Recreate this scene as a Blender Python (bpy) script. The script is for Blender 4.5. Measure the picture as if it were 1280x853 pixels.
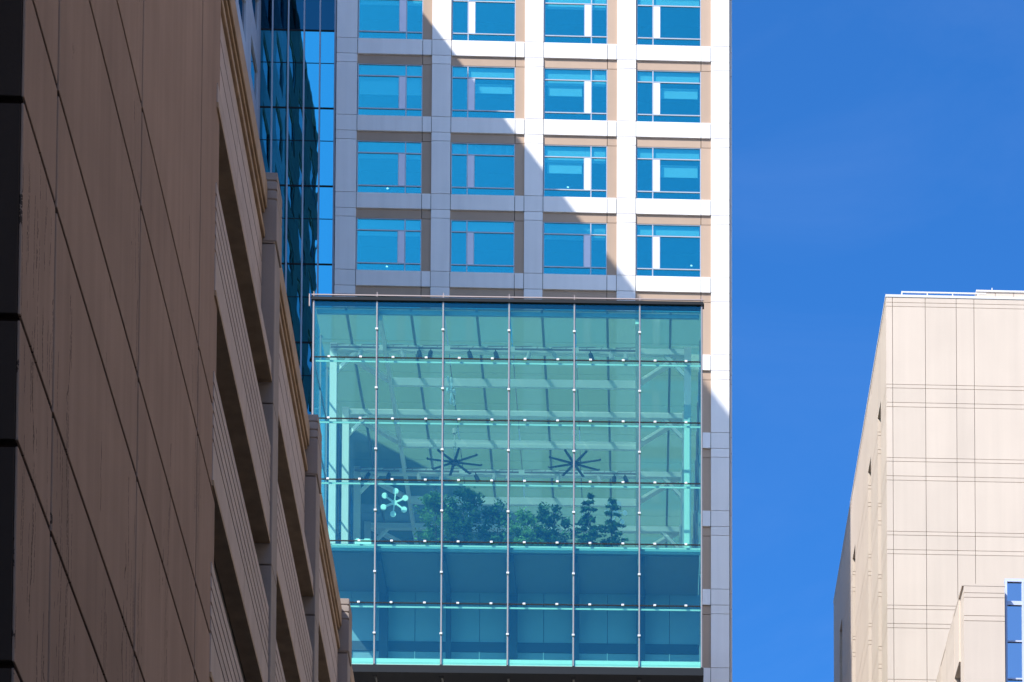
import bpy, bmesh, math, random
from mathutils import Vector, Matrix
R = math.radians
random.seed(7)
C = bpy.context.scene
for o in list(bpy.data.objects): bpy.data.objects.remove(o)

# ------------------------------------------------------------------ camera
F, PPX, PPY = 3700.0, 895.0, 2177.0            # focal length and lens axis in photo pixels (1280 wide)
PITCH = R(4.066); YAW = R(2.668); CAMZ = 1.7
cd = bpy.data.cameras.new('camera'); cam = bpy.data.objects.new('camera', cd); C.collection.objects.link(cam)
cd.sensor_fit = 'HORIZONTAL'; cd.sensor_width = 36; cd.lens = F/1280*36
cd.shift_x = (640-PPX)/1280; cd.shift_y = (PPY-426.5)/1280
cd.clip_start = .5; cd.clip_end = 6000
cam.location = (0, 0, CAMZ); cam.rotation_euler = (math.pi/2+PITCH, 0, -YAW)
C.camera = cam
C.render.resolution_x, C.render.resolution_y = 1024, 682

# ------------------------------------------------------------------ sky, sun, exposure
SUN = Vector((-.95, -1.0, 1.27)).normalized()   # towards the sun
EL = math.asin(SUN.z); AZ = math.atan2(SUN.x, SUN.y)
w = bpy.data.worlds.new('World'); C.world = w; w.use_nodes = True
nt = w.node_tree; nt.nodes.clear()
sky = nt.nodes.new('ShaderNodeTexSky'); sky.sky_type = 'NISHITA'; sky.sun_disc = False
sky.sun_elevation = EL; sky.sun_rotation = AZ; sky.altitude = 100; sky.air_density = 1.0; sky.dust_density = 2.0; sky.ozone_density = 5.0
bg = nt.nodes.new('ShaderNodeBackground'); bg.inputs[1].default_value = .13
wo = nt.nodes.new('ShaderNodeOutputWorld')
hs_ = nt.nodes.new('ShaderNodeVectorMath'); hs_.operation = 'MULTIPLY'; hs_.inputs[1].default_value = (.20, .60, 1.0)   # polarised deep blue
tcw = nt.nodes.new('ShaderNodeTexCoord'); mpw = nt.nodes.new('ShaderNodeMapping'); mpw.inputs['Scale'].default_value = (7, 7, 16); mpw.inputs['Rotation'].default_value = (.25, .2, 0)
nzw = nt.nodes.new('ShaderNodeTexNoise'); nzw.inputs['Scale'].default_value = 1.0; nzw.inputs['Detail'].default_value = 7; nzw.inputs['Roughness'].default_value = .62; nzw.inputs['Distortion'].default_value = .6
mrw = nt.nodes.new('ShaderNodeMapRange'); mrw.inputs[1].default_value = .48; mrw.inputs[2].default_value = .85; mrw.inputs[3].default_value = 0; mrw.inputs[4].default_value = .03   # thin high cirrus
cw_ = nt.nodes.new('ShaderNodeVectorMath'); cw_.operation = 'MULTIPLY_ADD'; cw_.inputs[1].default_value = (4.5, 4.6, 4.8)
nt.links.new(tcw.outputs['Generated'], mpw.inputs[0]); nt.links.new(mpw.outputs[0], nzw.inputs['Vector']); nt.links.new(nzw.outputs[0], mrw.inputs[0]); nt.links.new(mrw.outputs[0], cw_.inputs[0])
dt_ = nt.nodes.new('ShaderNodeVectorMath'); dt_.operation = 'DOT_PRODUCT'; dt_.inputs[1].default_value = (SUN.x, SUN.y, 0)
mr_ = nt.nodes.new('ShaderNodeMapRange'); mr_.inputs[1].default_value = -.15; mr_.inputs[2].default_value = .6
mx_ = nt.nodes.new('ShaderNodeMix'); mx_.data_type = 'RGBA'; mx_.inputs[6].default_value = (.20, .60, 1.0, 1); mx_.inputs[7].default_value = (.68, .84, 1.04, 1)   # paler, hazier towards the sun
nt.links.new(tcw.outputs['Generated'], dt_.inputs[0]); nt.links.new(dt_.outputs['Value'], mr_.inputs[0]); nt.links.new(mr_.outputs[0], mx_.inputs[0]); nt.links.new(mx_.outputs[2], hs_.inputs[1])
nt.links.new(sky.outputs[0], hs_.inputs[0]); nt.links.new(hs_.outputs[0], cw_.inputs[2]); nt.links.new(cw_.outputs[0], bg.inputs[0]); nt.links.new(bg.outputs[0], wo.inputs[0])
sd = bpy.data.lights.new('sun', 'SUN'); sd.energy = 3.7; sd.angle = R(.53); sd.color = (1, .95, .87)
so = bpy.data.objects.new('sun', sd); C.collection.objects.link(so)
so.rotation_euler = SUN.to_track_quat('Z', 'Y').to_euler(); so.location = (0, -50, 200)
vs = C.view_settings; C.display_settings.display_device = 'sRGB'
vs.view_transform = 'Standard'; vs.look = 'None'; vs.exposure = 0.9; vs.gamma = 1; vs.use_curve_mapping = False
cy = C.cycles
cy.max_bounces = 10; cy.diffuse_bounces = 4; cy.glossy_bounces = 4; cy.transmission_bounces = 6; cy.transparent_max_bounces = 16
cy.caustics_reflective = False; cy.caustics_refractive = False; cy.sample_clamp_indirect = 6

# ------------------------------------------------------------------ measuring: a photo pixel's point on a vertical plane
def ray(px, py):
    d = Vector((px-PPX, -(py-PPY), -F))
    return Matrix.Rotation(-YAW, 3, 'Z') @ (Matrix.Rotation(math.pi/2+PITCH, 3, 'X') @ d)
def onY(px, py, Y):
    d = ray(px, py); return d*(Y/d.y)+Vector((0, 0, CAMZ))
def onX(px, py, X):
    d = ray(px, py); return d*(X/d.x)+Vector((0, 0, CAMZ))

# ------------------------------------------------------------------ materials
def newmat(name):
    m = bpy.data.materials.new(name); m.use_nodes = True
    n = m.node_tree.nodes; n.clear()
    return m, n, m.node_tree.links
def stone(name, col, rough=.8, var=.10, streak=.12, scale=.6, island=.06, bump=.15, crack=False):
    """cast stone / concrete: soft blotches, faint vertical run-off streaks, tone per panel"""
    m, n, l = newmat(name)
    out = n.new('ShaderNodeOutputMaterial'); b = n.new('ShaderNodeBsdfPrincipled'); l.new(b.outputs[0], out.inputs[0])
    b.inputs['Roughness'].default_value = rough
    tc = n.new('ShaderNodeTexCoord')
    n1 = n.new('ShaderNodeTexNoise'); n1.inputs['Scale'].default_value = scale; n1.inputs['Detail'].default_value = 8; l.new(tc.outputs['Object'], n1.inputs['Vector'])
    mp = n.new('ShaderNodeMapping'); mp.inputs['Scale'].default_value = (2.2, 2.2, .10); l.new(tc.outputs['Object'], mp.inputs['Vector'])
    n2 = n.new('ShaderNodeTexNoise'); n2.inputs['Scale'].default_value = 1.0; n2.inputs['Detail'].default_value = 6; l.new(mp.outputs[0], n2.inputs['Vector'])
    n3 = n.new('ShaderNodeTexNoise'); n3.inputs['Scale'].default_value = 28; n3.inputs['Detail'].default_value = 4; l.new(tc.outputs['Object'], n3.inputs['Vector'])
    geo = n.new('ShaderNodeNewGeometry')
    def mth(op, a, bb):
        q = n.new('ShaderNodeMath'); q.operation = op
        for i, v in enumerate((a, bb)):
            if isinstance(v, (int, float)): q.inputs[i].default_value = v
            else: l.new(v, q.inputs[i])
        return q.outputs[0]
    f = mth('MULTIPLY', mth('SUBTRACT', n1.outputs[0], .5), var*2.2)
    f = mth('ADD', f, mth('MULTIPLY', mth('SUBTRACT', n2.outputs[0], .5), streak*2.2))
    f = mth('ADD', f, mth('MULTIPLY', mth('SUBTRACT', n3.outputs[0], .5), .12))
    f = mth('ADD', f, mth('MULTIPLY', mth('SUBTRACT', geo.outputs['Random Per Island'], .5), island*2))
    f = mth('ADD', f, 1.0)
    if crack:   # hairline water stains running down the lower panels
        sep = n.new('ShaderNodeSeparateXYZ'); l.new(tc.outputs['Object'], sep.inputs[0])
        wob = n.new('ShaderNodeTexNoise'); wob.inputs['Scale'].default_value = .55; wob.inputs['Detail'].default_value = 6; l.new(tc.outputs['Object'], wob.inputs['Vector'])
        line = None
        for fr, off, wd in ((.9, .1, .014), (1.7, .37, .022), (2.9, .71, .032)):
            u = mth('ADD', mth('MULTIPLY', sep.outputs[1], fr), mth('MULTIPLY', wob.outputs[0], 1.1+fr*.12))
            u = mth('FRACT', mth('ADD', u, off), 0)
            u = mth('LESS_THAN', mth('ABSOLUTE', mth('SUBTRACT', u, .5), 0), wd)
            line = u if line is None else mth('MAXIMUM', line, u)
        mk = n.new('ShaderNodeMapping'); mk.inputs['Scale'].default_value = (1, .55, .16); l.new(tc.outputs['Object'], mk.inputs['Vector'])
        n4 = n.new('ShaderNodeTexNoise'); n4.inputs['Scale'].default_value = 1; n4.inputs['Detail'].default_value = 5; n4.inputs['Roughness'].default_value = .7; l.new(mk.outputs[0], n4.inputs['Vector'])
        hz = n.new('ShaderNodeMapRange'); hz.inputs[1].default_value = 13; hz.inputs[2].default_value = 27; hz.inputs[3].default_value = .42; hz.inputs[4].default_value = .64
        l.new(sep.outputs[2], hz.inputs[0])
        mask = mth('GREATER_THAN', n4.outputs[0], hz.outputs[0])
        brk = mth('GREATER_THAN', n3.outputs[0], .44)
        line = mth('MULTIPLY', mth('MULTIPLY', line, mask), brk)
        f = mth('MULTIPLY', f, mth('SUBTRACT', 1.0, mth('MULTIPLY', line, .75)))
    mul = n.new('ShaderNodeVectorMath'); mul.operation = 'SCALE'; mul.inputs[0].default_value = col[:3]; l.new(f, mul.inputs['Scale'])
    l.new(mul.outputs[0], b.inputs['Base Color'])
    bp = n.new('ShaderNodeBump'); bp.inputs['Strength'].default_value = bump; bp.inputs['Distance'].default_value = .02
    l.new(n3.outputs[0], bp.inputs['Height']); l.new(bp.outputs[0], b.inputs['Normal'])
    return m
def paint(name, col, rough=.4, metal=0, var=.05):
    m, n, l = newmat(name)
    out = n.new('ShaderNodeOutputMaterial'); b = n.new('ShaderNodeBsdfPrincipled'); l.new(b.outputs[0], out.inputs[0])
    b.inputs['Roughness'].default_value = rough; b.inputs['Metallic'].default_value = metal
    tc = n.new('ShaderNodeTexCoord'); n1 = n.new('ShaderNodeTexNoise'); n1.inputs['Scale'].default_value = 1.5; n1.inputs['Detail'].default_value = 5
    l.new(tc.outputs['Object'], n1.inputs['Vector'])
    mr = n.new('ShaderNodeMapRange'); mr.inputs[3].default_value = 1-var; mr.inputs[4].default_value = 1+var; l.new(n1.outputs[0], mr.inputs[0])
    mul = n.new('ShaderNodeVectorMath'); mul.operation = 'SCALE'; mul.inputs[0].default_value = col[:3]; l.new(mr.outputs[0], mul.inputs['Scale'])
    l.new(mul.outputs[0], b.inputs['Base Color'])
    return m
def glass(name, tint, refl, refl_fac, wave=.0, wscale=.6, rough=.0, body=None, body_fac=0):
    """architectural glass: tinted see-through, coated reflection, optional faint diffuse body (coating, dust)"""
    m, n, l = newmat(name)
    out = n.new('ShaderNodeOutputMaterial')
    t = n.new('ShaderNodeBsdfTransparent'); t.inputs[0].default_value = (*tint, 1)
    g = n.new('ShaderNodeBsdfGlossy'); g.inputs['Roughness'].default_value = rough; g.inputs[0].default_value = (*refl, 1)
    fr = n.new('ShaderNodeLayerWeight'); fr.inputs[0].default_value = .5
    pw = n.new('ShaderNodeMath'); pw.operation = 'POWER'; pw.inputs[1].default_value = 5; l.new(fr.outputs['Facing'], pw.inputs[0])
    mr = n.new('ShaderNodeMapRange'); mr.inputs[1].default_value = 0; mr.inputs[2].default_value = 1; mr.inputs[3].default_value = refl_fac; mr.inputs[4].default_value = 1
    l.new(pw.outputs[0], mr.inputs[0])
    mx = n.new('ShaderNodeMixShader'); l.new(mr.outputs[0], mx.inputs[0]); l.new(g.outputs[0], mx.inputs[2])
    if body:
        d = n.new('ShaderNodeBsdfDiffuse'); d.inputs[0].default_value = (*body, 1)
        m2 = n.new('ShaderNodeMixShader'); m2.inputs[0].default_value = body_fac
        l.new(t.outputs[0], m2.inputs[1]); l.new(d.outputs[0], m2.inputs[2]); l.new(m2.outputs[0], mx.inputs[1])
    else: l.new(t.outputs[0], mx.inputs[1])
    l.new(mx.outputs[0], out.inputs[0])
    if wave:
        tc = n.new('ShaderNodeTexCoord'); mp = n.new('ShaderNodeMapping'); mp.inputs['Scale'].default_value = (1, 1, .45); l.new(tc.outputs['Object'], mp.inputs[0])
        ns = n.new('ShaderNodeTexNoise'); ns.inputs['Scale'].default_value = wscale; ns.inputs['Detail'].default_value = 2; l.new(mp.outputs[0], ns.inputs['Vector'])
        bp = n.new('ShaderNodeBump'); bp.inputs['Strength'].default_value = 1; bp.inputs['Distance'].default_value = wave; l.new(ns.outputs[0], bp.inputs['Height'])
        l.new(bp.outputs[0], g.inputs['Normal'])
    return m
def leafmat(name, a, b_):
    m, n, l = newmat(name)
    out = n.new('ShaderNodeOutputMaterial')
    geo = n.new('ShaderNodeNewGeometry'); mix = n.new('ShaderNodeMix'); mix.data_type = 'RGBA'
    mix.inputs[6].default_value = (*a, 1); mix.inputs[7].default_value = (*b_, 1); l.new(geo.outputs['Random Per Island'], mix.inputs[0])
    d = n.new('ShaderNodeBsdfDiffuse'); t = n.new('ShaderNodeBsdfTranslucent'); ms = n.new('ShaderNodeMixShader'); ms.inputs[0].default_value = .3
    l.new(mix.outputs[2], d.inputs[0]); l.new(mix.outputs[2], t.inputs[0]); l.new(d.outputs[0], ms.inputs[1]); l.new(t.outputs[0], ms.inputs[2]); l.new(ms.outputs[0], out.inputs[0])
    return m
def roofmat():
    """fritted laminated roof glass: lets some sun straight through, scatters the rest"""
    m, n, l = newmat('fritted_roof_glass')
    out = n.new('ShaderNodeOutputMaterial')
    t = n.new('ShaderNodeBsdfTransparent'); t.inputs[0].default_value = (.9, .95, .93, 1)
    s = n.new('ShaderNodeBsdfTranslucent'); s.inputs[0].default_value = (.34, .45, .30, 1)
    d = n.new('ShaderNodeBsdfDiffuse'); d.inputs[0].default_value = (.27, .35, .25, 1)
    a = n.new('ShaderNodeMixShader'); a.inputs[0].default_value = .45; b = n.new('ShaderNodeMixShader'); b.inputs[0].default_value = .56
    l.new(s.outputs[0], a.inputs[1]); l.new(d.outputs[0], a.inputs[2]); l.new(t.outputs[0], b.inputs[1]); l.new(a.outputs[0], b.inputs[2]); l.new(b.outputs[0], out.inputs[0])
    return m
def emis(name, col, s):
    m, n, l = newmat(name); out = n.new('ShaderNodeOutputMaterial'); e = n.new('ShaderNodeEmission')
    e.inputs[0].default_value = (*col, 1); e.inputs[1].default_value = s; l.new(e.outputs[0], out.inputs[0]); return m

M = dict(
 tower=stone('white_cast_stone', (.80, .775, .765), var=.05, streak=.09, island=.035),
 tan=stone('tan_cast_stone', (.425, .305, .225), var=.06, streak=.05),
 joint=paint('dark_sealant', (.10, .085, .075), .9),
 garage=stone('brown_precast', (.34, .242, .19), var=.16, streak=.24, island=.07, crack=True),
 garage_joint=paint('deep_joint', (.018, .010, .008), .9),
 spandrel=stone('grey_precast', (.43, .35, .31), var=.10, streak=.20, island=.06, scale=1.2),
 pilaster=stone('grey_brown_precast', (.27, .225, .20), var=.10, streak=.2, scale=1.2),
 cornice=stone('ochre_precast', (.36, .25, .155), var=.25, streak=.35, scale=2.5),
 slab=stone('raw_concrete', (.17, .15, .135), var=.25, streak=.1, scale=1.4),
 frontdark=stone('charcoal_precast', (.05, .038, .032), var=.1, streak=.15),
 beige=stone('beige_cast_stone', (.56, .463, .375), var=.07, streak=.07, island=.03, scale=.35),
 beige_joint=paint('brown_sealant', (.30, .225, .175), .9),
 coping=paint('white_coping', (.62, .60, .57), .5),
 wing=stone('pale_blue_stone', (.42, .45, .52), var=.05, streak=.05),
 white=paint('white_steel', (.80, .82, .78), .45),
 steel=paint('painted_steel', (.60, .62, .59), .5),
 fit=paint('polished_fitting', (.66, .66, .66), .3),
 fin=paint('brushed_fin', (.27, .245, .25), .4, .1),
 dark=paint('dark_metal', (.018, .021, .025), .5),
 mull=paint('silver_mullion', (.42, .45, .50), .35, .2),
 lav=paint('lavender_panel', (.76, .76, .88), .5),
 blind=paint('pale_blind', (.88, .88, .86), .8),
 room=paint('office_room', (.13, .15, .17), .8, var=.2),
 fan=paint('fan_metal', (.05, .065, .075), .4),
 trunk=paint('bark', (.12, .085, .06), .9, var=.3),
 pot=paint('planter', (.30, .29, .28), .7),
 lowdark=paint('dark_lower_frame', (.035, .045, .06), .6),
 leaf=leafmat('indoor_leaf', (.06, .12, .045), (.15, .20, .08)),
 leaf2=leafmat('light_leaf', (.14, .22, .07), (.28, .36, .13)),
 hallwall=paint('hall_wall', (.60, .64, .66), .8, var=.12),
 soffit=paint('lower_soffit', (.12, .14, .165), .8, var=.1),
 ground=stone('ground_concrete', (.36, .34, .31), var=.2),
 asphalt=stone('asphalt', (.05, .05, .052), var=.3, scale=2),
 kerb=stone('kerb_concrete', (.32, .31, .29), var=.15),
 roof=roofmat(),
 lamp=emis('ceiling_lamp', (1, .95, .85), 1.3),
 win=glass('tower_glass', (.62, .92, .92), (.08, .80, .92), .29, .0015, .8),
 cur=glass('curtain_glass', (.02, .07, .10), (.08, .60, .84), .62, .003, .9),
 curdark=glass('dark_curtain_glass', (.01, .02, .03), (.02, .12, .20), .6, .004, .6),
 atr=glass('atrium_glass', (.73, .975, .91), (.03, .54, .92), .072, .001, .8, body=(.35, .80, .70), body_fac=.006),
 side=glass('side_glass', (.92, .985, .98), (.30, .70, 1.0), .08),
 wwin=glass('wing_glass', (.2, .2, .2), (.75, .70, .66), .5, .004, .5),
 bwin=glass('bay_glass', (.03, .08, .2), (.62, .78, .92), .60, .004, .5),
)

for k_ in ('frontdark', 'garage_joint', 'garage', 'dark'):
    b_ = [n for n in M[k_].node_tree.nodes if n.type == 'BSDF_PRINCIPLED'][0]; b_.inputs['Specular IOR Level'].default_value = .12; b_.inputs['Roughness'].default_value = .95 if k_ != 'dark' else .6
# ------------------------------------------------------------------ mesh helpers
class MB:
    def __init__(s): s.v = []; s.f = []
    def box(s, x0, x1, y0, y1, z0, z1):
        if x0 > x1: x0, x1 = x1, x0
        if y0 > y1: y0, y1 = y1, y0
        if z0 > z1: z0, z1 = z1, z0
        b = len(s.v)
        s.v += [(x0,y0,z0),(x1,y0,z0),(x1,y1,z0),(x0,y1,z0),(x0,y0,z1),(x1,y0,z1),(x1,y1,z1),(x0,y1,z1)]
        s.f += [tuple(b+i for i in q) for q in ((3,2,1,0),(4,5,6,7),(0,1,5,4),(1,2,6,5),(2,3,7,6),(3,0,4,7))]
        return s
    def bar(s, p, q, wd, ht, taper=1):
        p, q = Vector(p), Vector(q); d = (q-p).normalized()
        up = Vector((0,0,1)) if abs(d.z) < .95 else Vector((0,1,0))
        a = d.cross(up).normalized(); c = a.cross(d).normalized(); b = len(s.v)
        for pt, k in ((p, 1), (q, taper)):
            for sx, sy in ((-1,-1),(1,-1),(1,1),(-1,1)): s.v.append(tuple(pt+a*sx*wd/2*k+c*sy*ht/2*k))
        s.f += [tuple(b+i for i in t) for t in ((3,2,1,0),(4,5,6,7),(0,1,5,4),(1,2,6,5),(2,3,7,6),(3,0,4,7))]
        return s
    def tube(s, p, q, r0, r1=None, n=10):
        r1 = r0 if r1 is None else r1
        p, q = Vector(p), Vector(q); d = (q-p).normalized()
        up = Vector((0,0,1)) if abs(d.z) < .95 else Vector((0,1,0))
        a = d.cross(up).normalized(); c = a.cross(d).normalized(); b = len(s.v)
        for pt, r in ((p, r0), (q, r1)):
            for i in range(n):
                t = 2*math.pi*i/n; s.v.append(tuple(pt+(a*math.cos(t)+c*math.sin(t))*r))
        for i in range(n):
            j = (i+1) % n; s.f.append((b+j, b+i, b+n+i, b+n+j))
        s.f.append(tuple(b+i for i in range(n))); s.f.append(tuple(b+n+i for i in reversed(range(n))))
        return s
    def build(s, name, mat, parent=None, bevel=0):
        me = bpy.data.meshes.new(name); me.from_pydata(s.v, [], s.f); me.update()
        me.materials.append(M[mat] if isinstance(mat, str) else mat)
        o = bpy.data.objects.new(name, me); C.collection.objects.link(o)
        if parent: o.parent = parent
        if bevel:
            bm = o.modifiers.new('edge', 'BEVEL'); bm.width = bevel; bm.segments = 2; bm.limit_method = 'ANGLE'
        return o
def tag(o, label=None, cat=None, group=None, kind=None):
    if label: o['label'] = label
    if cat: o['category'] = cat
    if group: o['group'] = group
    if kind: o['kind'] = kind
    return o
def thing(name, label, cat, loc=(0,0,0), rz=0, group=None):
    o = bpy.data.objects.new(name, None); C.collection.objects.link(o); o.empty_display_size = .5
    o.location = loc; o.rotation_euler = (0, 0, rz); return tag(o, label, cat, group)
def kids(o): return [c for c in bpy.data.objects if c.parent is o]
def copy_tree(o, parent=None):
    c = o.copy(); C.collection.objects.link(c); c.parent = parent
    for k in kids(o): copy_tree(k, c)
    return c

# ------------------------------------------------------------------ ground, street
tag(MB().box(-3000, 3000, -3000, 3000, -1, 0).build('ground', 'ground'), 'grey paved ground between the buildings', 'ground', kind='structure')
tag(MB().box(-4.6, 9.0, -60, 125, .0, .004).build('street', 'asphalt'), 'asphalt street leading to the glass hall', 'street', kind='structure')
k = MB().box(-6.2, -4.6, -60, 125, 0, .13).box(9.0, 12.5, -60, 125, 0, .13)
tag(k.build('pavement', 'kerb'), 'concrete pavements along the street', 'pavement', kind='structure')

# ------------------------------------------------------------------ white office tower
YT = 170.0
tp = onY(662, 200, YT)
tower = thing('office_tower', 'white stone office tower with a grid of blue windows, a diagonal shadow across it', 'office tower', (tp.x, YT, 0), R(-.5))
def TU(px, py=200): return onY(px, py, YT).x-tp.x
def TZ(py): return onY(662, py, YT).z
zt = [TZ(y) for y in (52.4, 148.5, 245.1, 341.6)]
PT = (zt[0]-zt[3])/3                                # storey height
HB, HH = PT*.203, PT*.113                           # beam height, tan head strip
# columns: pier left, glass left, glass right, tan right(=next pier left)
piers = [(419.0, 445.6), (538.8, 563.2), (655.2, 679.0), (770.8, 794.9), (888.4, 911.8)]
glassx = [(446.0, 527.3), (563.6, 643.6), (679.4, 759.0), (795.4, 876.2)]
piers = [(TU(a), TU(b)) for a, b in piers]; glassx = [(TU(a), TU(b)) for a, b in glassx]
rows = range(-2, 9)                                 # beam index; row -2 is above the frame
G = .017                                            # half joint
clad = MB(); tanm = MB()
for r in rows:
    bt = zt[0]-PT*r; bb = bt-HB; hb = bb-HH; nb = bt-PT
    for a, b in piers:
        for z0, z1 in ((bb, bt), (hb, bb), (nb, hb)): clad.box(a+G, b-G, 0, .35, z0+G, z1-G)
    for i, (a, b) in enumerate(glassx):
        pr = piers[i+1][0]; pl = piers[i][1]
        clad.box(pl+G, b-G, 0, .35, bb+G, bt-G); clad.box(b+G, pr-G, 0, .35, bb+G, bt-G)
        y0 = .11
        tanm.box(pl-.02, b-G, y0, .33, hb, bb-.002); tanm.box(b+G, pr+.02, y0, .33, hb+G, bb-.002)
        tanm.box(b+.004, pr+.02, y0, .33, nb+.002, hb-G)
ztop, zbot = zt[0]+PT*2, zt[0]-PT*9
clad.build('facade_cladding', 'tower', tower)
tanm.build('recess_panel', 'tan', tower)
UR = TU(915.4)
core = MB(); core.box(piers[0][0], UR-.14, 3.6, 30, 0, ztop)          # building body behind the rooms
core.box(piers[0][0]+.02, UR-.14, .30, 3.6, 0, zbot)
for a, b in piers: core.box(a+.02, b-.02 if b < piers[-1][0]+.5 else UR-.14, .12, 3.6, zbot, ztop)
for r in rows:
    bt = zt[0]-PT*r; core.box(piers[0][1]-.1, piers[-1][0]+.1, .14, 3.6, bt-HB+.02, bt-.02)
for r in rows:                                                          # closed panel where the glass hall hides the wall
    if r >= 4:
        for i in range(3): core.box(glassx[i][0], glassx[i][1]+.6, .34, 1.0, zt[0]-PT*(r+1), zt[0]-PT*r)
core.build('structure_core', 'joint', tower)
ret = MB()                                                              # stone return on the right-hand corner
for r in rows:
    bt = zt[0]-PT*r
    for z0, z1 in ((bt-HB, bt), (bt-HB-HH, bt-HB), (bt-PT, bt-HB-HH)):
        ret.box(piers[-1][1]+G, UR, .55, 2.0, z0+G, z1-G); ret.box(UR-.13, UR, 2.02, 30, z0+G, z1-G)
ret.build('corner_return', 'tower', tower)
# windows
gw = glassx[1][1]-glassx[1][0]; gh = PT-HB-HH
def make_window(mirror):
    """local: u 0..gw, z 0..gh; the frame is the window, everything else hangs on it"""
    mx = gw*.255 if mirror else gw*.745
    fr = MB(); t = .032; y0, y1 = .13, .20
    fr.box(0, gw, y0, y1, 0, .05); fr.box(0, gw, y0, y1, gh-.05, gh); fr.box(0, .05, y0+.003, y1, 0, gh); fr.box(gw-.05, gw, y0+.003, y1, 0, gh)
    zu, zl = gh*.775, gh*.155
    for z in (zu, zl): fr.box(.05, gw-.05, y0, y1, z-t, z+t)
    fr.box(mx-t, mx+t, y0+.003, y1, .05, gh-.05)
    pa, pb = (mx+t, mx+t+.38) if mirror else (mx-t-.38, mx-t)
    e = pb if mirror else pa
    fr.box(e-.02, e+.02, y0+.005, y1, zl+t, zu-t)
    w_ = fr.build('window', 'mull', tower)
    MB().box(.02, gw-.02, .165, .185, .02, gh-.02).build('pane', 'win', w_)
    MB().box(min(pa, pb)+.003, max(pa, pb)-.003, .142, .160, zl+t+.003, zu-t-.003).build('infill_panel', 'lav', w_)
    rm = MB(); rm.box(-.3, gw+.3, 3.2, 3.4, -.2, gh+.2); rm.box(-.3, 0-.03, .36, 3.2, -.2, gh+.2); rm.box(gw+.03, gw+.3, .36, 3.2, -.2, gh+.2)
    rm.box(-.03, gw+.03, .36, 3.2, gh+.0, gh+.15); rm.box(-.03, gw+.03, .36, 3.2, -.2, -.02)
    rm.build('room', 'room', w_)
    return w_
protos = [make_window(False), make_window(True)]
used = [False, False]
blinds = {(0, 2): 1, (0, 3): 1, (0, 1): .9, (1, 2): 1.05, (1, 3): 1.2}
lamps = {(1, 0): (.45, .3), (2, 0): (.45, .28), (1, 2): (.38, .4), (2, 3): (.86, .42), (0, 1): (.3, .4)}
for r in range(-2, 9):
    for i in range(4):
        if r >= 4 and i < 3: continue
        p = protos[i % 2]
        if not used[i % 2]: w_ = p; used[i % 2] = True
        else: w_ = copy_tree(p, tower)
        w_.location = (glassx[i][0], 0, zt[0]-PT*(r+1))
        w_.scale.x = (glassx[i][1]-glassx[i][0])/gw
        if (r, i) in blinds:
            s = blinds[(r, i)]; a, b = (.34*gw, .95*gw) if i % 2 else (.06*gw, .60*gw)
            MB().box(a, b, .40, .44, gh*.71-.62*s, gh*.71).build('blind', 'blind', w_)
        elif random.random() < .45:
            h_ = gh*random.choice((.18, .3, .42, .55)); MB().box(.1, gw-.1, .30, .33, gh-h_, gh-.02).build('blind', 'blind' if random.random() < .5 else 'mull', w_)
        if (r, i) in lamps:
            a, b = lamps[(r, i)]
            MB().tube((gw*a, 1.2, gh*b), (gw*a, 1.2, gh*b+.04), .07, .04, 10).build('ceiling_lamp', 'lamp', w_)

# ------------------------------------------------------------------ blue glass block left of the tower
YC = 171.2
cl, cr = onY(321, 200, YC).x, onY(418.8, 200, YC).x
cb = thing('glass_block', 'blue mirror glass curtain wall block beside the white tower', 'glass building', (0, YC, 0), R(-.5))
def CZ(py): return onY(370, py, YC).z
vx = [onY(x, 200, YC).x for x in (338.7, 358.7, 378.5, 398.4)]
zs = [CZ(133), CZ(230.3), CZ(328.3)]; PC = (zs[0]-zs[2])/2
xs = [cl]+vx+[cr]; strong = [zs[0]+PC*i for i in range(3, -9, -1)]
dy = lambda x: 0
MB().box(cl, cr, .8, 28, 0, strong[0]).build('block_core', 'dark', cb)
mu = MB()
for x in vx: mu.box(x-.045, x+.045, -.07, .1, strong[-1], strong[0])
mu.box(cr-.12, cr-.01, -.05, .1, strong[-1], strong[0])
mu.build('mullion_frame', 'mull', cb)
for z in strong:
    MB().box(cl, cr, -.02, .1, z-.05, z+.05).build('transom', 'dark', cb)
    MB().box(cl, cr, -.012, .1, z-PC*.42-.02, z-PC*.42+.02).build('transom', 'dark', cb)
for j in range(len(strong)-1):
    z1, z0 = strong[j], strong[j+1]
    zm = z1-PC*.42
    for a, b in zip(xs[:-1], xs[1:]):
        for q0, q1 in ((z0, zm), (zm, z1)):
            m_ = 'curdark' if q0 > CZ(36) else 'cur'
            MB().box(a+.02, b-.02, .0+random.uniform(0, .004), .03, q0+.02, q1-.02).build('glass_panel', m_, cb)

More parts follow.
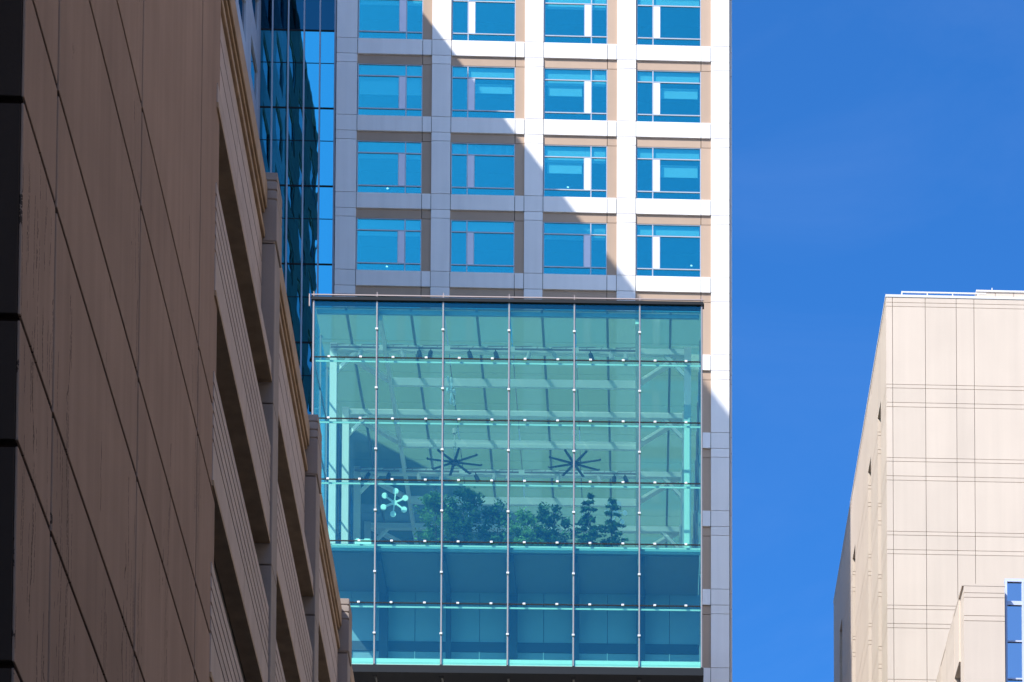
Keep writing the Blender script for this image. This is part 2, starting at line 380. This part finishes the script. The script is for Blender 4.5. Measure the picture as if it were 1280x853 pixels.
# ------------------------------------------------------------------ tall wing on the left, its side wall in shade; its roof casts the diagonal shadow
XW = onY(322, 100, YT).x; XUR_ = onY(915.4, 200, YT).x
YW0 = YT-(XUR_-XW+.35)/(abs(SUN.x/SUN.y)); print('wing front', YW0, XW, XUR_)
tl = onY(517, 0, YT); ZW = tl.z+(tl.x-XW)*(SUN.z/abs(SUN.x))
wing = thing('tall_building', 'tall pale building seen edge on above the parking garage roof, windows in its shaded side', 'building', (XW, YW0, 0))
LW = YT+1.5-YW0
MB().box(-28, -.20, 0, LW, 0, ZW-.3).build('building_core', 'joint', wing)
wl = MB(); wd_ = MB(); fh = 4.4; ny = 5; pw = LW/ny
wins = []
z = 0
while z < ZW-1:
    z1 = min(z+fh, ZW)
    for j in range(ny):
        a, b = j*pw, (j+1)*pw
        wa, wb = a+pw*.22, b-pw*.22; wz0, wz1 = z+1.1, min(z+3.5, z1)
        q_ = wl if j >= 3 else wd_  # hidden front bays coloured dark only to deepen the glass block's reflection
        q_.box(-.2, 0, a+.02, wa, z+.02, z1-.02); q_.box(-.2, 0, wb, b-.02, z+.02, z1-.02)
        q_.box(-.2, 0, wa+.002, wb-.002, z+.02, wz0); q_.box(-.2, 0, wa+.002, wb-.002, wz1, z1-.02)
        if z > 60: wins.append((wa, wb, wz0, wz1))
    z += fh
wl.box(-28, -.2, -.18, -.02, 0, ZW); wl.box(-28.1, .05, -.2, LW, ZW-.28, ZW)
wl.build('wall', 'wing', wing); tag(wd_.build('wall', stone('darkened_stone', (.13, .115, .09), var=.3), wing), 'hidden front part of the side wall, darkened for the reflection in the glass block')
p0 = None
for wa, wb, z0, z1 in wins:
    if z1-z0 < 2.3: continue
    if p0 is None:
        p0 = MB().box(-.14, -.06, 0, wb-wa, 0, .07).box(-.14, -.06, 0, wb-wa, 2.33, 2.40).box(-.14, -.06, 0, .07, .07, 2.33).box(-.14, -.06, wb-wa-.07, wb-wa, .07, 2.33).build('window', 'mull', wing)
        MB().box(-.13, -.10, .07, wb-wa-.07, .07, 2.33).build('pane', 'wwin', p0); c = p0
    else: c = copy_tree(p0, wing)
    c.location = (0, wa, z0)

# ------------------------------------------------------------------ glass hall
YB = 136.0
bp_ = onY(636, 600, YB)
hall = thing('glass_hall', 'teal glass hall with white steel roof beams, projecting in front of the white tower', 'glass hall', (bp_.x, YB, 0), R(-1.2))
def BU(px, py=600): return onY(px, py, YB).x-bp_.x
def BZ(py): return onY(636, py, YB).z
ux = [BU(389.5), BU(469.2), BU(552.5), BU(635.4), BU(717.3), BU(799.3), BU(876.8)]
uz = [BZ(832), BZ(755.5), BZ(678.7), BZ(602), BZ(526), BZ(449.5), BZ(379)]
U0, U1, Z0, Z1 = ux[0], ux[-1], uz[0], uz[-1]
DEP = 26.0; ZF = uz[2]
for i in range(6):
    for j in range(6):
        MB().box(ux[i]+.012, ux[i+1]-.012, -.012, .012, uz[j]+.012, uz[j+1]-.012).build('glass_panel', 'atr', hall)
for i, u in enumerate(ux):
    MB().box(u-.05, u+.05, .02, .32 if 0 < i < 6 else .16, Z0, Z1).box(u-.03, u+.03, -.03, .02, Z0, Z1).build('mullion', 'fin', hall)
for j, z in enumerate(uz[1:-1]):
    MB().box(U0+.06, U1-.06, -.02, .016, z-.028, z+.028).build('transom', 'dark', hall)
    MB().box(U0+.05, U1-.05, .06, .085, z-.20, z-.115).build('wind_rail', 'steel', hall)
fitm = MB().box(-.065, .065, -.09, -.025, -.045, .045)
fit0 = None
def fitting(u, z):
    global fit0
    if fit0 is None: fit0 = fitm.build('glass_fitting', 'fit', hall, .012); c = fit0
    else: c = fit0.copy(); C.collection.objects.link(c); c.parent = hall
    c.location = (u, 0, z)
for z in uz[1:-1]:
    for i in range(6):
        wd = ux[i+1]-ux[i]; fitting(ux[i]+wd*.25, z); fitting(ux[i]+wd*.75, z)
for j in range(6):
    for u in ux[1:-1]: fitting(u, (uz[j]+uz[j+1])/2)
# roof edge, rail
MB().box(U0-.12, U1+.12, -.10, .30, Z1, Z1+.07).box(U0-.08, U1+.08, -.06, .3, Z1+.08, Z1+.17).box(U0+.02, U1-.02, .03, .33, Z1-.09, Z1-.002).build('roof_edge', 'dark', hall)
rl = MB().box(U0-.1, U1+.1, -.02, .05, Z1+.26, Z1+.31)
for u in ux: rl.box(u-.018, u+.018, -.015, .045, Z1+.17, Z1+.44)
rl.box(U0-.27, U0-.22, .3, .36, Z1-.1, Z1+.5)
rl.build('roof_rail', paint('pinkish_rail', (.36, .28, .26), .4), hall)
# roof: fritted panels on white beams every three metres
ZR = Z1-.12
rp = MB(); nv = 9; mv = DEP/nv
um = [(a+b)/2 for a, b in zip(ux[:-1], ux[1:])]
us = sorted(ux+um)
for a, b in zip(us[:-1], us[1:]):
    for j in range(nv): rp.box(a+.02, b-.02, j*mv+.34, (j+1)*mv+.30, ZR-.02, ZR+.02)
rp.build('roof_glazing', 'roof', hall)
pl = MB()
for u in um: pl.box(u-.055, u+.055, .3, DEP, ZR-.20, ZR-.03)
pl.build('purlin', paint('grey_purlin', (.22, .25, .26), .5), hall)
MB().box(U0+.1, U1-.1, .30, .42, ZR-.34, ZR-.14).build('front_ring_beam', paint('blue_beam', (.20, .36, .48), .5), hall)
BV, AV = (3.2, 9.2, 15.2, 21.2), (6.2, 12.2, 18.2)
for v in BV:       # portal frames: beam right across, columns at both walls
    MB().box(U0+.5, U1-.5, v, v+.07, ZR-.50, ZR-.24).box(U0+.5, U1-.5, v-.10, v+.18, ZR-.58, ZR-.51).build('roof_beam', 'white', hall)
    for s, e in ((1, U0+.62), (-1, U1-.62)):
        MB().box(e-.17, e+.17, v-.16, v+.24, ZF, ZR-.24).build('column', 'steel', hall)
        MB().bar((e+s*.1, v+.05, ZR-1.6), (e+s*1.1, v+.05, ZR-.55), .16, .16).build('haunch', 'white', hall)
for v in AV:
    MB().box(ux[1]+.1, ux[5]-.1, v, v+.16, ZR-.62, ZR-.22).build('roof_beam', 'white', hall)
for u in (ux[1]+.12, ux[5]-.12):
    MB().box(u-.09, u+.09, .4, DEP, ZR-.60, ZR-.22).build('long_beam', 'white', hall)
for v in BV:       # braces in the end bays
    MB().bar((U0+.8, v+.2, ZR-.42), (ux[1]+.05, v+2.9, ZR-.42), .30, .16).build('roof_brace', 'white', hall)
    MB().bar((U1-.8, v+.2, ZR-.42), (ux[5]-.05, v+2.9, ZR-.42), .30, .16).build('roof_brace', 'white', hall)
# side walls and back wall
for u in (U0, U1):
    sw = MB()
    for j in range(nv): sw.box(u-.012, u+.012, j*mv+.02, (j+1)*mv-.02, Z0, Z1-.1)
    sw.build('side_glazing', 'side', hall)
    sm = MB()
    for j in range(1, nv+1): sm.box(u-.05, u+.05, j*mv-.05, j*mv+.05, Z0, Z1)
    for z in uz[1:-1]: sm.box(u-.04, u+.04, .1, DEP, z-.03, z+.03)
    sm.build('side_frame', 'fin', hall)
MB().box(U0+.1, U1-.1, DEP, DEP+.3, Z0, Z1-.05).build('back_wall', 'hallwall', hall)
# floor of the hall, lower storey under it
MB().box(U0+.1, U1-.1, .34, DEP, ZF-.42, ZF-.06).build('floor_slab', 'soffit', hall)
MB().box(U0+.1, U1-.1, .34, DEP, ZF-.058, ZF-.03).build('floor_finish', paint('pale_hall_floor', (.68, .68, .64), .6), hall)
MB().box(U0+.05, U1-.05, .22, .335, ZF-.34, ZF-.10).build('floor_edge', paint('floor_edge_blue', (.25, .42, .50), .5), hall)
LV = 4.3
for i, u in enumerate(ux[1:-1]):
    wd = .42 if i % 2 == 0 else .24
    MB().box(u-wd/2+.08, u+wd/2+.08, LV-.5, LV-.1, Z0+.1, ZF-.42).build('lower_column', 'lowdark', hall)
    MB().box(u-wd/2*.8+.08, u+wd/2*.8+.08, .34, LV-.5, ZF-.78, ZF-.42).build('soffit_beam', 'lowdark', hall)
lw = MB()
for a, b in zip(us[:-1], us[1:]):
    lw.box(a+.015, b-.015, LV, LV+.2, Z0+3.05, ZF-.43); lw.box(a+.015, b-.015, LV, LV+.2, Z0+.1, Z0+2.55)
lw.build('lower_wall', paint('lower_blue_wall', (.23, .33, .40), .7), hall)
MB().box(U0+.1, U1-.1, LV-.06, LV+.2, Z0+2.56, Z0+3.04).build('lower_lintel', 'lowdark', hall)
lm = MB()
for u in um: lm.box(u-.02, u+.02, LV-.05, LV-.005, Z0+.1, Z0+2.55)
lm.build('lower_mullion', 'white', hall)
MB().box(U0+.02, U1-.02, .05, DEP, Z0-.05, Z0+.10).build('lower_floor', paint('pale_floor', (.70, .72, .70), .6), hall)
MB().box(U0+.05, U1-.05, .05, .20, Z0+.11, Z0+.30).build('lower_sill', 'white', hall)
MB().box(U0-.06, U1+.10, -.08, .3, Z0-.42, Z0-.06).box(U0-.06, U0+.3, .31, DEP, Z0-.42, Z0-.06).box(U1-.3, U1+.10, .31, DEP, Z0-.42, Z0-.06).build('fascia', 'dark', hall)
sf = MB()
for a, b in zip(ux[:-1], ux[1:]): sf.box(a+.05, b-.05, .32, DEP, Z0-.30, Z0-.2)
for u in ux[1:-1]: sf.tube((u, .45, Z0-.42), (u, .45, Z0-.30), .10, .14)
sf.build('underside', 'dark', hall)
MB().box(U0+1.5, U1-1.5, 7, DEP+4, 0, Z0-.31).build('podium', 'beige', hall)

def hw(u, v, z): return hall.matrix_basis @ Vector((u, v, z))
bpy.context.view_layer.update()
def hpt(px, py, v, zz=None):
    """a point in the hall at depth v behind its front glass"""
    p = onY(px, py, YB+v); return p

# ceiling fans
def make_fan(label, px, py, v, rod, rot):
    p = hpt(px, py, v)
    f = thing('ceiling_fan', label, 'ceiling fan', p, rot, 'big ceiling fans in the glass hall')
    MB().tube((0,0,.1), (0,0,rod), .035).tube((0,0,rod-.25), (0,0,rod), .12).tube((0,0,rod*.45), (0,0,rod*.45+.22), .09).build('downrod', 'white', f)
    MB().tube((0,0,-.10), (0,0,.10), .20, .17, 16).tube((0,0,-.14), (0,0,-.10), .10, .2, 16).build('hub', 'fan', f)
    for k in range(8):
        t = math.pi/4*k; d = Vector((math.cos(t), math.sin(t), 0))
        MB().bar(d*.17, d*1.36, .15, .045, .8).bar(d*1.36, d*1.42+Vector((0,0,.05)), .12, .05).build('blade', 'fan', f)
    return f
make_fan('dark eight-bladed ceiling fan hanging above the left trees', 568, 578, 10.5, 1.75, .2)
make_fan('dark eight-bladed ceiling fan hanging in the right half of the hall', 718, 580, 10.5, 1.75, .45)

# track lights under two roof beams
def track(label, u0, u1, v, spots):
    c = hw((u0+u1)/2, v-.30, ZR-.52)
    t = thing('track_light', label, 'track light', c, hall.rotation_euler.z, 'track lights under the roof beams')
    h = (u1-u0)/2
    m = MB().box(-h, h, -.035, .035, -.05, .02)
    for k in range(4): m.tube((-h+h*2*(k+.5)/4, 0, .02), (-h+h*2*(k+.5)/4+.1, 0, .16), .015)
    m.bar((-h, 0, .10), (-h*.4, .05, .16), .03, .03).bar((h*.3, 0, .10), (h, .03, .15), .03, .03)
    m.build('track', 'fin', t)
    for x in spots:
        s = MB().tube((x*h, 0, -.03), (x*h, 0, -.22), .025).tube((x*h, 0, -.20), (x*h+random.uniform(-.14, .14), random.uniform(-.15, .02), -.52), .10, .125)
        s.build('spotlight', 'fit' if abs(x*7 % 2) < 1 else 'fan', t)
nm = ['leftmost', 'second', 'third', 'fourth', 'last']
for vi, v in enumerate((3.2, 15.2)):
    for i in range(5):
        a, b = (ux[i]+.5, ux[i+1]-.15) if i == 0 else (ux[i]+.15, ux[i+1]-.15)
        sp = [[.3], [-.45, .15, .55], [-.35, .55], [-.5, .35], [-.6, .1, .62]][(i+vi*2) % 5]
        where = 'front ceiling beam above both fans' if vi == 0 else 'ceiling beam behind the fans'
        txt = ['leftmost of the track lights on the', 'second track light from the left on the', 'middle track light on the', 'fourth track light from the left on the', 'rightmost of the track lights on the'][i]
        track(txt+' '+where, a, b, v, sp)

# hanging six-armed ornaments
def ornament(label, px, py, v, size, rz, tilt):
    p = hpt(px, py, v); r = size
    m = MB().tube((0,-.03,0), (0,.03,0), r*.20, n=20)
    for k in range(6):
        t = math.pi/3*k+math.pi/2; d = Vector((math.cos(t), 0, math.sin(t)))
        m.bar(d*r*.15, d*r*.8, .05, r*.12); c = d*r*.86
        m.tube(c+Vector((0,-.03,0)), c+Vector((0,.03,0)), r*.21, n=18)
    o = m.build('hanging_ornament', 'blind'); tag(o, label, 'ornament', 'six-armed ornaments hung in the glass hall')
    o.location = p; o.rotation_euler = (0, tilt, rz); return o
ornament('white six-armed ornament facing out behind the glass, left of the trees', 493, 628.5, 1.0, .66, 0, .1)
ornament('white six-armed ornament turned edge on, high above the left fan', 564, 489, 3.0, .66, 1.30, .1)
ornament('faint six-armed ornament hanging behind the right trees', 770, 641, 10.0, .62, .5, .3)
# pale chair by the glass
p = hpt(454, 674, 1.2); ch = thing('lounge_chair', 'pale chair back showing above the hall floor edge at left', 'chair', (p.x, p.y, ZF-.05))
MB().box(-.40, .40, -.05, .05, .38, .62).box(-.34, -.18, -.045, .045, .62, .68).box(.05, .34, -.045, .045, .62, .68).build('backrest', 'blind', ch, .03)
MB().box(-.40, .40, .06, .65, .30, .42).build('seat', 'blind', ch, .03)
for sx in (-.33, .33):
    for sy in (.12, .58): MB().bar((sx, sy, .30), (sx, sy, 0), .05, .05).build('leg', 'mull', ch)

# trees in planters behind the glass
def tree(label, px, ytop, v, width, kind, mat, n):
    t0 = hpt(px, ytop, v); b = Vector((t0.x, t0.y, ZF-.06)); H = t0.z-b.z
    t = thing('indoor_tree', label, 'tree', b, 0, 'trees inside the glass hall')
    MB().tube((0,0,0), (0,0,.45), .32, .40, 14).build('planter', 'pot', t)
    tk = MB(); pt = Vector((0,0,.4)); rd = .055
    for k in range(5):
        q = Vector((random.uniform(-.06, .06), random.uniform(-.06, .06), .4+(H*.85-.4)*(k+1)/5)); tk.tube(pt, q, rd, rd*.8, 7); pt = q; rd *= .8
    for k in range(9):
        z = H*random.uniform(.25, .75); a = random.uniform(0, 6.28); L = width*.45*(1-.6*z/H)
        tk.tube((0,0,z), (math.cos(a)*L, math.sin(a)*L, z+L*.5), .022, .008, 5)
    tk.build('trunk', 'trunk', t)
    lf = MB(); clumps = []
    if kind == 'round':
        for k in range(60):
            z = random.uniform(.22, .97); rr = width/2*math.sin(min(1, (z-.08)/.9)*math.pi*.93)**.6*random.uniform(.25, 1.05); a = random.uniform(0, 6.28)
            clumps.append((Vector((math.cos(a)*rr, math.sin(a)*rr, z*H)), random.uniform(.16, .30)))
    else:
        lev = 11
        for k in range(lev):
            z = .14+.84*k/(lev-1); rr = width/2*(1-(k/(lev-.2)))**.8+.04
            for q in range(max(3, int(9*(1-k/lev))+1)):
                a = random.uniform(0, 6.28); r2 = rr*random.uniform(.55, 1.15); dz = random.uniform(-.07, .07)
                for s_ in (.25, .5, .75, 1.0): clumps.append((Vector((math.cos(a)*r2*s_, math.sin(a)*r2*s_, z*H+dz-s_*r2*.16)), .07))
    for k in range(int(n*1.6)):
        c, rr = random.choice(clumps)
        p_ = c+Vector((random.gauss(0, rr*.55), random.gauss(0, rr*.55), random.gauss(0, rr*.42)))
        a = Vector((random.uniform(-1, 1), random.uniform(-1, 1), random.uniform(-.6, .6))).normalized(); b_ = a.cross(Vector((random.uniform(-1, 1), random.uniform(-1, 1), random.uniform(-1, 1)))).normalized()
        s = random.uniform(.07, .14); bb = len(lf.v)
        lf.v += [tuple(p_-a*s), tuple(p_+b_*s*.42), tuple(p_+a*s), tuple(p_-b_*s*.42)]; lf.f.append((bb, bb+1, bb+2, bb+3))
    lf.build('crown', mat, t)
tree('wide leafy tree with light green leaves at the left end of the row of trees', 545, 618, 2.4, 1.9, 'round', 'leaf2', 1500)
tree('tall dark bushy tree under the left ceiling fan', 580, 610, 3.0, 2.2, 'round', 'leaf', 2200)
tree('low leafy tree next to the hall centre mullion', 622, 632, 2.8, 1.5, 'round', 'leaf', 1100)
tree('small light bushy tree right of the centre mullion', 657, 643, 2.4, 1.5, 'round', 'leaf2', 1000)
tree('dense dark bushy tree below the right ceiling fan', 693, 631, 3.0, 1.9, 'round', 'leaf', 2000)
tree('slim tiered tree with layered branches, the tallest on the right', 736, 617, 2.6, 2.1, 'tier', 'leaf', 1800)
tree('slim tiered tree with sparse branches at the right end of the row', 765, 625, 2.8, 2.2, 'tier', 'leaf', 1500)

# ------------------------------------------------------------------ parking garage on the left
XB = -6.4                                            # street face of the stair tower
def GY(px, py, X): return onX(px, py, X).y
def GZ(px, py, X): return onX(px, py, X).z
Y0 = GY(25, 426, XB); Y1 = GY(271.5, 426, XB)
gar = thing('parking_garage', 'brown concrete parking garage with blank panelled end and slanting rows of dark openings', 'parking garage', (XB, Y0, 0))
yj = [0]+[GY(x, 300, XB)-Y0 for x in (69.7, 175.5, 250)]+[Y1-Y0]
z1_, z2_, z3_ = GZ(30, 124, XB), GZ(26, 398, XB), GZ(23.5, 556, XB)
PB = z1_-z3_; hs = []
k = -2
while z3_-PB*k > 1 or k < 0:
    hs += [z3_-PB*k, z3_-PB*k+(z2_-z3_)]; k += 1
    if k > 8: break
hs = sorted(h for h in hs if h > .5)
ZTOP = GZ(294, 0, -6.5)+1.2
hs = [0]+[h for h in hs if h < ZTOP-.3]+[ZTOP]
pan = MB()
for a, b in zip(yj[:-1], yj[1:]):
    for c, d in zip(hs[:-1], hs[1:]): pan.box(-.035, 0, a+.06 if a else .003, b-.06, c+.036, d-.036)
pan.build('stair_tower_panel', 'garage', gar, .012)
fr = MB(); xx = [-.002, -3.6, -7.2, -10.8, -14.4]
for c, d in zip(hs[:-1], hs[1:]):
    for a, b in zip(xx[1:], xx[:-1]): fr.box(a+.03, b-(.037 if b > -.1 else 0), .0, .3, c+.045, d-.045)
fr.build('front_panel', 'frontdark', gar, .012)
MB().box(-14.4, -.037, .10, Y1-Y0-.05, 0, ZTOP-.1).build('stair_tower_core', 'garage_joint', gar)
# bays
XS, XP, XC = -6.38-XB, -6.33-XB, -6.50-XB; XPAR = -6.60-XB              # spandrel, pilaster and cornice faces (local x)
yp = [GY(x, y, -6.31)-Y0 for x, y in ((346, 240), (397.5, 540), (436, 775))]
pit = (yp[2]-yp[0])/2; yp = [yp[0]+pit*i for i in range(-1, 5)]
YE = yp[-1]+1.0
s_top = GZ(277, 160, -6.38); s_bot = GZ(277, 258, -6.38); PG = s_top-GZ(272, 383, -6.38)
zc0, zc1 = GZ(279.5, 0, -6.5), GZ(294, 0, -6.5); zp = GZ(346, 214, -6.31)
nlev = 9
for i in range(len(yp)-1):
    a = yp[i]+1.0 if i else Y1-Y0-.5; b = yp[i+1]
    mid = (yp[i]+1.0+b)/2
    for L in range(nlev):
        zb = s_top-PG*L                               # underside of this spandrel = top of the slot below it
        zt_ = s_bot-PG*(L-1) if L else zc0
        sp = MB(); hgt = zt_-zb; ng = 5; gz = hgt*.62/ng
        for c, d in ((a, mid-.012), (mid+.012, b-.01)):
            if L == 0: ng_, gz_ = 3, hgt*.5/3
            else: ng_, gz_ = ng, gz
            X_ = XPAR if L == 0 else XS
            for q in range(ng_): sp.box(XS-.32, X_, c, d, zt_-gz_*(q+1)+.05, zt_-gz_*q-(.0 if q == 0 else .0))
            sp.box(XS-.32, X_, c, d, zb+(.45 if L == 0 else .10), zt_-gz_*ng_)
            if L == 0: sp.box(XS-.32, XS, c, d, zb+.10, zb+.445)
        o = sp.build('spandrel', 'spandrel', gar)
        MB().box(XS-.31, XS+.015, a, b-.01, zb, zb+.095).build('sill_lip', 'cornice', gar)
    # cornice above the bay
    cb_ = b-.02 if i < len(yp)-2 else b
    cn = MB(); hc = zc1-zc0
    cn.box(XPAR-.2, XC-.035, a, cb_, zc0+.003, zc0+hc*.13); cn.box(XPAR-.3, XC-.16, a, cb_, zc0+hc*.135, zc0+hc*.46); cn.box(XPAR-.2, XC-.05, a, cb_, zc0+hc*.465, zc0+hc*.54)
    cn.box(XPAR-.6, XC, a, cb_, zc0+hc*.545, zc1)
    cn.build('cornice', 'cornice', gar, .02)
for y in yp[1:]:
    pm = MB(); cuts = [zp, zp-.20, zp-.40, zp-.60, zp-1.5]
    for c, d in zip(cuts[1:], cuts[:-1]): pm.box(XS-.5, XP+.03, y, y+1.0, c+.03, d)
    pm.box(XS-.5, XP-.01, y+.02, y+.98, zp-1.5, zp-.05)
    z = zp-1.53
    while z > 1:
        pm.box(XS-.5, XP, y+.01, y+.99, max(0, z-PG)+.02, z); z -= PG
    pm.build('pilaster', 'pilaster', gar, .02)
sl = MB()
for L in range(nlev):
    zb = s_top-PG*L
    sl.box(-18, XS-.33, Y1-Y0+.05, YE-.05, zb-.15, zb+.25)
    for y in yp[1:]: sl.box(-18, XS-.52, y+.1, y+.7, zb-.75, zb-.152)
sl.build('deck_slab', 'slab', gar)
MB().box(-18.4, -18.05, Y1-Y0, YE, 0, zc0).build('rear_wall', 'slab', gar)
for y in yp[1:]: pass
cl_ = MB()
for y in yp[1:]: cl_.box(XS-.95, XS-.51, y+.08, y+.72, 0, zc0-.3)
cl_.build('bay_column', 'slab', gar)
MB().box(-18, XS-.25, YE-.04, YE+.25, 0, zc0).build('end_wall', 'spandrel', gar)

# building next door, just outside the frame on the left: it keeps the garage front in shade
nb = thing('neighbour_building', 'brown building beside the street just left of the frame', 'building', (XB-.3, Y0-2.6, 0))
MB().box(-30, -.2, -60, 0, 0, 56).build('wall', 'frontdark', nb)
MB().box(-62, -30.1, -60, 0, 0, 98).build('shading_block', 'frontdark', nb)  # taller block added out of view to shade the garage pilaster caps
cw = MB()
for k in range(1, 17): cw.box(-.2, .0, -60, 0, k*3.3+.05, k*3.3+1.9)
cw.build('wall_band', 'pilaster', nb)

ob = thing('bounce_building', 'unseen beige building added across the street to bounce warm light onto the garage', 'building', (19.0, -10, 0))  # added out of view: screens blue sky, bounces warm light onto the garage wall
ow = MB()
for k in range(17):
    ow.box(.12, .5, 0, 122, k*3.6, k*3.6+2.0)
    for q in range(25): ow.box(0, .5, q*5, q*5+1.6, k*3.6+2.01, k*3.6+3.59)
ow.build('wall', 'beige', ob)
MB().box(.4, 25, .1, 121.9, 0, 61).build('wall_core', 'room', ob)

# ------------------------------------------------------------------ beige stone building on the right
YR = 155.0; ROT = R(-.5)
rc = onY(1108, 500, YR)
rb = thing('stone_building', 'sunlit beige stone block with scored joints and rail on its roof', 'stone building', (rc.x, YR, 0), ROT)
def RU(px, py=500): return onY(px, py, YR).x-rc.x
def RZ(py): return onY(1110, py, YR).z
ZRT = RZ(371.5)
WR, DR = 34.0, 36.0
ujs = [0, RU(1116), RU(1157), RU(1195.8), RU(1218)]
stp = [ujs[3]-ujs[2], ujs[4]-ujs[3]]
while ujs[-1] < WR-6: ujs += [ujs[-1]+RU(1290)-RU(1218), ujs[-1]+RU(1330)-RU(1218)]
ujs.append(WR)
PR = (RZ(480.4)-RZ(756.5))/3
zj = [ZRT, RZ(378), RZ(383)]
z = RZ(480.4); b1, b2, b3 = RZ(480.4)-RZ(485), RZ(480.4)-RZ(503), RZ(480.4)-RZ(508.4)
while z > 4: zj += [z, z-b1, z-b2, z-b3]; z -= PR
zj.append(0)
g = .013
fm = MB()
for a, b in zip(ujs[:-1], ujs[1:]):
    for c, d in zip(zj[1:], zj[:-1]):
        if d > 45: fm.box(a+(g if a else 0), b-g, 0, .15, c+g, d-g)
fm.box(0, WR, 0, .15, 0, 44)
fm.build('front_wall', 'beige', rb)
# side wall with deep vertical slots
slot = [(onX(x, y, rc.x+.0).y-YR, wd) for x, y, wd in ((1100.5, 560, 1.9), (1087, 620, 1.9), (1065.5, 730, 2.0), (1047.5, 800, 2.0))]
zs_ = GZ(1100, 503, rc.x) if False else onX(1100, 503, rc.x).z
DR = onX(1036, 700, rc.x).y-YR
sm = MB(); cuts = [0.152]
for y, wd in slot: cuts += [y-wd*.5+.9, y+wd*.5+.9]
cuts.append(DR)
sz = [d for d in zj if d > 40]+[40]
for q in range(0, len(cuts), 2):
    for c, d in zip(sz[1:], sz[:-1]): sm.box(-.002, .50, cuts[q], cuts[q+1], c+.014, d-.014)
for q in range(1, len(cuts)-1, 2):
    sm.box(.001, .50, cuts[q]+.002, cuts[q+1]-.002, zs_, ZRT)
sm.box(0, .3, .152, DR, 0, 40)
sm.build('side_wall', 'beige', rb)
MB().box(.51, WR-.02, .14, DR-.02, 0, ZRT-.15).build('wall_core', 'beige_joint', rb)
MB().box(.02, .31, .10, .14, 40, ZRT-.05).build('corner_joint', 'beige_joint', rb)
for y, wd in slot:
    s0 = y-wd*.5+.9; s1 = s0+wd
    gl = MB().box(.46, .49, s0+.02, s1-.02, 40, zs_-.02); o = gl.build('slot_window', 'wwin', rb)
MB().box(-.03, WR, -.03, .40, ZRT+.002, ZRT+.14).box(-.03, .40, .41, DR, ZRT+.002, ZRT+.14).box(.41, WR, .41, DR, ZRT-.1, ZRT+.05).build('coping', 'coping', rb)
rr = MB(); ra, re = RU(1130)*1.008, RU(1236)*1.008; zr = ZRT+.98
rr.box(ra, re, 1.2, 1.26, zr, zr+.07)
for k in range(8):
    u = ra+(RU(1161)-RU(1129))*k
    if u < re: rr.box(u, u+.06, 1.205, 1.255, ZRT+.05, zr)
rr.box(ra, ra+.06, 1.27, 7, zr, zr+.07)
rr.build('guard_rail', 'coping', rb)
ph = MB(); pu = RU(1230)*1.03; zph = ZRT+2.72; u = pu
while u < WR-1:
    ph.box(u+.01, u+1.02, 4.0, 12, ZRT+.05, zph); u += 1.04
ph.box(pu+.05, WR-1, 4.05, 11.9, ZRT+.05, zph-.01)
pho = ph.build('penthouse', 'beige', rb)
MB().box(pu-.05, WR-1, 3.94, 12.05, zph+.003, zph+.10).tube((pu+.9, 4.3, zph+.1), (pu+.9, 4.3, zph+.42), .03).build('penthouse_coping', 'coping', pho)

# lower wing in front of it and its glass bay
YL = 131.0
lc = onY(1205, 780, YL)
lb = thing('low_stone_wing', 'lower beige stone wing at the bottom right corner, joined to a blue glass bay', 'stone building', (lc.x, YL, 0), R(-.4))
def LU(px, py=780): return onY(px, py, YL).x-lc.x
def LZ(py): return onY(1206, py, YL).z
ZL = LZ(732.5); ue = LU(1256)
lz = [ZL, LZ(741), LZ(746.7), LZ(769.5), LZ(776), LZ(856), LZ(862), LZ(884), 0]
lm_ = MB()
for c, d in zip(lz[1:], lz[:-1]): lm_.box(0, ue, 0, .2, c+.012, d-.012)
lm_.build('front_wall', 'beige', lb)
us_ = -.10
sm = MB(); szl = lz[:-1]+[30]
segs = [(.205, 1.3), (3.1, 6.5), (8.5, 12), (14, 18), (20, 23.4)]
for a, b in segs:
    for c, d in zip(szl[1:], szl[:-1]): sm.box(-.08 if a > .3 else -.004, .3, a, b, c+.006, d-.006)
for (a, b), (c, d) in zip(segs[:-1], segs[1:]): sm.box(-.07, .3, b+.002, c-.002, LZ(812), ZL-.02)
sm.build('side_wall', 'beige', lb)
for (a, b), (c, d) in zip(segs[:-1], segs[1:]):
    MB().box(.22, .26, b+.01, c-.01, 30, LZ(812)-.01).build('slot_window', 'wwin', lb)
MB().box(.31, ue-.02, .21, 23.4, 0, ZL-.03).build('wall_core', 'beige_joint', lb)
MB().box(-.085, ue+.02, -.012, 23.4, ZL+.002, ZL+.10).build('coping', 'beige', lb)
YG = YL+.6
gb = thing('glass_bay', 'blue glass bay with pale lavender frames at the right edge of the photo', 'glass bay', (onY(1256.5, 780, YG).x, YG, 0), R(-.4))
def GU(px): return onY(px, 780, YG).x-onY(1256.5, 780, YG).x
def GZ2(py): return onY(1265, py, YG).z
fm_ = MB(); gt = GZ2(723.5); x1, x2 = GU(1277.5), GU(1277.5)*2+0
fw = paint('lavender_frame', (.52, .56, .74), .4)
fm_.box(0, 9, 0, .25, gt-.14, gt); 
for k in range(5): x = k*x1; fm_.box(x+(.0 if k else .01), x+.10, -.02, .2, 30, gt-.142)
tz = [GZ2(y) for y in (755, 801, 848)]
for j, z in enumerate(tz): fm_.box(.1, 9, .0, .2, z-.05, z+(.14 if j == 0 else .02))
fm_.build('frame', fw, gb)
for k in range(4):
    zz = [gt-.14]+tz+[30]
    for c, d in zip(zz[1:], zz[:-1]): MB().box(k*x1+.10, (k+1)*x1, .08, .11, c+.02, d-.05).build('pane', 'bwin', gb)
MB().box(0, 9, .6, 20, 0, gt-.1).build('bay_core', 'dark', gb)
